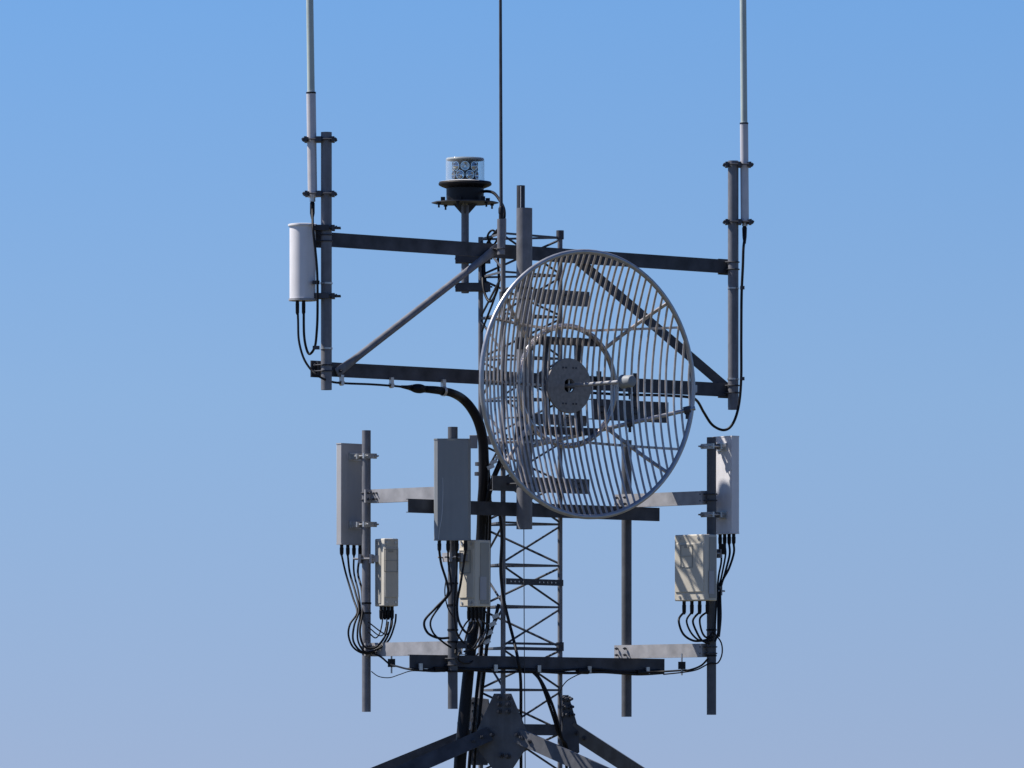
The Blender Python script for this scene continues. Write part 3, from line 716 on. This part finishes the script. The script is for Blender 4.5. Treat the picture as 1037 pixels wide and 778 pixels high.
# jumper cables -----------------------------------------------------------
def px_of(p): return (p.x/(D0+p.y)*FPX+518.5, HOR-(p.z-CZ)/(D0+p.y)*FPX, p.y)
def jumpers(cons, mids, label, group, r=.0075, dz=.07):
    """one cable per connector: label is a list"""
    for i, q in enumerate(cons):
        a = q-UP*dz; x_, y_, Y_ = px_of(a)
        cable([(x_, y_, Y_)]+mids[i], r, label[i], name='jumper_cable', group=group)
GL = 'jumper cables under the left panel'
ordn = ['leftmost', 'second', 'third', 'rightmost']
Ya = c1.y-.05
cs = sorted(conL, key=lambda p: p.x)
jumpers(cs, [[(350,580,.3),(357,605,.2),(361.5,620,.1),(355,632,Ya-.02),(352.5,643,Ya-.03),(357,655,Ya-.04),(367,661,Ya-.04),(376,660,Ya-.04)],
             [(354,580,.3),(360,600,.2),(363,618,.1),(359,634,Ya-.02),(358,648,Ya-.04),(364,659,Ya-.05),(374,661,Ya-.05),(388,652,Ya-.05),(396,636,Ya-.03),(397,625,Ya)],
             [(358,580,.3),(363,600,.2),(365,620,.1),(362,636,Ya-.03),(363,650,Ya-.05),(370,660,Ya-.06),(382,658,Ya-.06),(394,648,Ya-.05),(400,632,Ya-.02),(401,622,Ya)],
             [(362,580,.3),(366,598,.2),(367,620,.1),(365,640,Ya-.04),(369,655,Ya-.06),(380,656,Ya-.07),(390,644,Ya-.06),(393,630,Ya-.02)]],
        [f'{o_} black jumper hanging below the left panel' for o_ in ordn], GL)
for k, (a, b, dd) in enumerate(((388, 352, .0), (392.5, 364, .02), (396.5, 376, .04))):
    cable([(a,619,Ya+dd),(a-1,632,Ya+dd-.02),(a-4,642,Ya-.05),(380+k*3,646-k*3,Ya-.07),(373,640-k*5,Ya-.06)], .0045, ('lowest thin wire under the narrow left box', 'middle thin wire under the narrow left box', 'highest thin wire under the narrow left box')[k], name='thin_wire', group='thin wires under the narrow left box')
for py in (611, 621, 657): strap(p1, c1, .030, Z(py, c1.y))
m = cable([(374,660,Ya-.04),(385,665,Ya-.05),(394,672,Ya-.05),(403,675,-.3),(414,677.5,-.62),(430,679,-.58),(452,677,-.5),(468,678,-.4)], .0065, 'black cable sagging from the leftmost pipe to the lowest rail', name='feeder_cable')
MB().box(P(396.5, 671.5, Ya-.05), (.05, .045, .055)).build('cable_block', DARK, m); MB().tube([P(396.5,663,Ya-.05), P(396.5,682,Ya-.05)], .006, 8).build('block_bolt', BRIGHT, m)
cable([(376,680,Ya-.04),(384,685,Ya-.05),(394,686,Ya-.05),(405,683,-.3),(416,680,-.6),(430,680,-.56)], .0035, 'thin dark wire sagging below the left arm', name='thin_wire')

# middle
Ym = c2.y-.06
cs = sorted(conM, key=lambda p: p.x)
jumpers(cs, [[(446.5,572,Ym-.05),(452,590,Ym-.05),(453,602,Ym-.06),(441,616,Ym-.06),(430,629,Ym-.06),(433,641,Ym-.06),(444,646,Ym-.06),(455,646,Ym-.05)],
             [(454,570,Ym-.05),(457,588,Ym-.05),(456,600,Ym-.06),(447,612,Ym-.06),(436,628,Ym-.07),(439,641,Ym-.07),(449,650,Ym-.07),(457,656,Ym-.05)],
             [(463,575,Ym-.04),(461,592,Ym-.05),(460,620,Ym-.05),(462,640,Ym-.05),(470,652,Ym-.03),(480,658,Ym),(487,650,Ym+.05),(492,636,.02),(493,622,.0)],
             [(470,570,Ym-.04),(467,590,Ym-.05),(463,612,Ym-.05),(465,630,Ym-.05),(474,642,Ym-.03),(480,634,Ym),(479,622,-.2)]],
        [f'{o_} black jumper hanging below the grey middle panel' for o_ in ordn], 'jumper cables under the middle panel')
cs = sorted(cbm, key=lambda p: p.x)
jumpers(cs, [[(470,635,-.3),(463,650,-.45),(461,662,Ym)], [(474,636,-.3),(470,652,-.45),(464,668,Ym),(476,672,-.35),(484,662,-.2)], [(487,640,-.2),(480,655,-.3),(470,660,-.4)], [(494,636,-.1),(489,650,-.15),(482,656,-.2),(474,652,-.3)]],
        [f'{o_} black jumper hanging below the box nearest the mast' for o_ in ordn], 'jumper cables under the middle box', .0065, .08)
for py in (591, 613, 638, 650, 680): strap(p2, c2, .033, Z(py, c2.y))
cable([(452,585,Ym),(450,600,Ym-.04),(453,615,Ym-.04),(459,625,Ym-.05)], .004, 'thin curled wire beside the pipe left of the mast', name='thin_wire')
MB2 = MB()
gd = thing('surge_arrester', P(466, 655, Ym-.03), 'dark green surge arrester strapped to the pipe left of the mast', 'surge arrester')
MB().lathe(P(465, 0, Ym-.06)*1, [(0,Z(661,Ym)),(.028,Z(661,Ym)),(.03,Z(656,Ym)),(.024,Z(648,Ym)),(.018,Z(645,Ym)),(0,Z(645,Ym))], 16).build('arrester_body', DARK, gd)
MB().box(P(468, 653, Ym-.01), (.06, .05, .05)).build('arrester_bracket', GALVD, gd)

# right
Yq = c4.y
cs = sorted(cbr, key=lambda p: p.x)
jumpers(cs, [[(687.5,628,Yq-.18),(692,642,Yq-.18),(702,648.5,Yq-.15),(713,649,Yq-.08),(722,645,Yq-.06)],
             [(695,628,Yq-.17),(699,640,Yq-.17),(707,648,Yq-.14),(716,650,Yq-.07),(722,648,Yq-.06)],
             [(702,628,Yq-.15),(705,640,Yq-.15),(711,648,Yq-.12),(718,652,Yq-.07)],
             [(709,627,Yq-.14),(711,640,Yq-.12),(716,646,Yq-.08),(722,640,Yq-.06)]],
        [f'{o_} black jumper hanging below the sunlit beige box' for o_ in ordn], 'jumper cables under the right box')
cs = sorted(conR, key=lambda p: p.x)
jumpers(cs, [[(731,568,Yq+.02),(728,585,Yq),(726,610,Yq-.05),(724,640,Yq-.06)],
             [(735,562,Yq+.03),(731,582,Yq+.02),(727.5,600,Yq),(727,640,Yq-.05)],
             [(739,562,Yq+.05),(734,580,Yq+.02),(729,600,Yq),(728.5,635,Yq-.04),(724,650,Yq-.05)],
             [(743,560,Yq+.06),(738,576,Yq+.03),(730,594,Yq),(729.5,625,Yq-.02),(728,645,Yq-.04)]],
        [f'{o_} black jumper running down behind the beige box from the sunlit panel' for o_ in ordn], 'jumper cables under the right panel', .007)
MB().box(P(731.5, 556, Yq+.02), (.05, .05, .07)).build('cable_block', BLACK, p4)
for py in (638, 664): strap(p4, c4, .032, Z(py, c4.y))
cable([(722,640,Yq-.05),(730,650,Yq-.05),(731,662,Yq-.05),(727,672,Yq-.04),(719,672,Yq-.06),(706,678,.3),(690,681,.4),(672,683,.62)], .0045, 'thin wire looping right of the rightmost pipe', name='thin_wire')
m = cable([(717,667,Yq-.05),(710,674,Yq),(700,678,.35),(690,679,.42),(672,680,.6),(655,681,.62)], .0065, 'black cable sagging from the rightmost pipe to the lowest rail', name='feeder_cable')
MB().box(P(690.5, 674, .40), (.05, .045, .05)).build('cable_block', DARK, m); MB().tube([P(690.5,662,.40), P(690.5,684,.40)], .006, 8).build('block_bolt', BRIGHT, m)

# cables along the underside of the lowest rail
def under(pxs, dy, r, label):
    pts = []
    for i, p_ in enumerate(pxs):
        q = rail(p_, .012); pts.append(px_of(atz(q, zD-.046+dy-.012*(i % 2))))
    return cable(pts, r, label, name='rail_cable', group='cables strung along the underside of the lowest rail')
u1 = under([418,440,470,505,540,575,610,645,672], -.004, .011, 'thicker black cable strung along the underside of the lowest rail')
u2 = under([455,480,520,560,600,630,668], .012, .008, 'thinner black cable strung along the underside of the lowest rail')
for px in (425, 501, 545, 596, 655):
    q = atz(rail(px, .012), zD-.035); MB().box(q+N*.008, (.03, .012, .045), (U, N, UP)).build('cable_hanger', BRIGHT, u1)
for px in (445, 465, 535, 590, 650):
    q = atz(rail(px, .012), zD-.05); MB().tube([q-U*.05, q+U*.05], .018, 10).build('splice', BLACK, u1)
CG = 'black cables running down inside the mast'
cable([(506,520,-.06),(508,545,-.04),(507,575,-.03),(509,600,-.03),(513,622,-.03),(519,645,-.05),(525,668,-.14),(527,690,-.1),(527.5,740,-.05),(528,800,0),(528,1000,0)], .010, 'black cable dropping off the front mast leg and down its middle', name='riser_cable', group=CG)
cable([(540,681,.05),(547,690,.05),(555,710,.06),(565,740,.1),(574,780,.15),(580,1000,.2)], .011, 'black cable falling right from the lowest rail inside the mast', name='riser_cable', group=CG)
cable([(543,682,.05),(551,694,.05),(560,716,.06),(569,745,.1),(578,785,.15),(585,1000,.2)], .009, 'twin black cable just right of the one falling inside the mast', name='riser_cable', group=CG)
cable([(570,735,.3),(567,705,.3),(572,692,.2),(583,684,.2),(590,682,.22)], .004, 'thin wire curling up to the lowest rail right of the mast', name='thin_wire')
cable([(530.5,536,-.12),(530.5,650,-.04),(531.5,800,0),(531.5,1000,0)], .0035, 'taut thin steel line hanging straight down from the dish pole', name='guide_line', mat=GALVD)
m = cable([(505,612,.0),(501,628,-.02),(497,640,-.05),(493,655,-.05)], .012, 'short black cable with grounding clips on the mast beside the middle box', name='ground_cable')
for px, py in ((502,624),(499,632),(495.5,641),(493,650)):
    MB().box(P(px, py, -.05), (.05, .03, .028), (V((.9,0,.4)), V((0,1,0)), V((-.4,0,.9)))).build('ground_clip', BRIGHT, m)
m = cable([(514,455,-.02),(508,466,-.05),(502,476,-.08)], .011, 'stub of cable with metal clips left of the dish at mid mast', name='ground_cable')
for px, py in ((505,463),(500,468),(497,473)):
    MB().box(P(px, py, -.08), (.05, .03, .025), (V((.9,0,.4)), V((0,1,0)), V((-.4,0,.9)))).build('ground_clip', BRIGHT, m)
# small bracket plates near the middle of the mast
for px, py, w_, h_, lab in ((479.5, 447.5, .055, .09, 'small pale plate peeping out right of the grey middle panel'), (496, 446, .07, .06, 'small pale plate between the trunk and the dish edge')):
    o = MB().box(P(px, py, .1), (w_, .012, h_)).build('bracket_plate', GALV, None, .002); tag(o, lab, 'plate')

# ------------------------------------------------------------------ gusset plates and spreading struts
def gusset(poly, Y, nrm, label, bolts, thick=.012, mat=None):
    pts = []
    base = P(sum(p[0] for p in poly)/len(poly), 0, Y)
    for px, py in poly:
        # plate plane through base with normal nrm
        k = (px-518.5)/FPX; A = nrm.x*k+nrm.y
        d = (nrm.x*base.x+nrm.y*(Y+D0))/A
        pts.append(V((k*d, d-D0, CZ+(HOR-py)/FPX*d)))
    t = thing('gusset_plate', min(pts, key=lambda p: p.z), label, 'gusset plate', 'gusset plates where the mast meets its struts')
    MB().prism(pts, nrm*thick).build('plate', mat or PIPED, t, .003)
    for px, py in bolts:
        k = (px-518.5)/FPX; A = nrm.x*k+nrm.y; d = (nrm.x*base.x+nrm.y*(Y+D0))/A
        q = V((k*d, d-D0, CZ+(HOR-py)/FPX*d)); MB().hexbolt(q+nrm*(thick-.001), nrm, .019, .016, .028).build('bolt', GALVD, t)
    return t
nG = V((-.24, -.97, 0)).normalized()
gusset([(500.5,702.5),(518,702.5),(534,741),(533,758),(512,790),(500,780),(485,760),(483,741)], -.06, nG, 'front gusset plate with six bolts on the nearest mast leg',
       [(506,706.5),(515,706.5),(506,713.5),(515,713.5),(506,720.5),(515,720.5),(492,746),(499,744),(524,744),(530,748),(508,765),(515,766)])
gusset([(479,706),(495,708),(500,740),(494,775),(478,775),(472,735)], L.y-.05, V((-.5, -.866, 0)).normalized(), 'left gusset plate half hidden behind the black trunk', [(481,712),(481,720),(481,728),(481,736),(481,748),(481,760)], mat=GALVD)
gusset([(569,704),(575,704),(585,738),(586,762),(578,768),(568,760)], Rr.y-.05, V((.55, -.83, 0)).normalized(), 'right gusset plate seen nearly edge on at the far mast leg', [(570,708),(575,708),(570,716),(576,716),(570,724),(577,724)], mat=GALVD)
def strut(px0, py0, Y0, px1, py1, Y1, label, front, mat):
    a, b = P(px0, py0, Y0), P(px1, py1, Y1); d = (b-a); tt = (a.z-.1)/(-d.z); e = a+d*tt
    t = thing('spreading_strut', V((e.x, e.y, 0)), label, 'strut', 'struts spreading from the foot of the mast')
    m = MB(); f = front.normalized(); dn = d.normalized(); f = (f-dn*f.dot(dn)).normalized(); s = f.cross(dn)
    if s.z < 0: s = -s
    h = .05
    m.prism([a+f*x_+s*z_ for x_, z_ in ((0,-h),(0,h),(-.085,h),(-.085,h-.008),(-.008,h-.008),(-.008,-h))], e-a); m.build('angle_bar', mat, t)
    m = MB()
    for k_ in (.06, .13): m.hexbolt(a+dn*k_+f*.0, f, .015, .013, .015)
    m.build('bolt', GALVD, t)
    MB().box(V((e.x, e.y, .1)), (.5, .5, .2)).build('footing', CONC, t, .01)
strut(496, 743, -.09, 405, 783, -.35, 'strut running down left from the front gusset plate', V((-.25,-1,0)), GALVD)
strut(478, 744, .42, 387, 781, .55, 'strut running down left behind the front left one', V((-.1,-1,0)), GALVD)
strut(521, 744, -.09, 604, 781, -.45, 'strut running down right from the front gusset plate', V((-.2,-1,0)), PIPED)
strut(577, 738, .35, 645, 782, .6, 'strut running down right from the far mast leg', V((-.1,-1,0)), PIPED)
# tie between legs at gusset height
d = (Rr-F).normalized(); nn = V((d.y, -d.x, 0))
z = Z(739, .1); MB().profile(atz(F+nn*.03, z), atz(Rr+nn*.03, z), CH(.075, .03, .005), nn).build('tie_channel', GALVD, tower)

for o in bpy.data.objects:
    if '_o' in o: del o['_o']
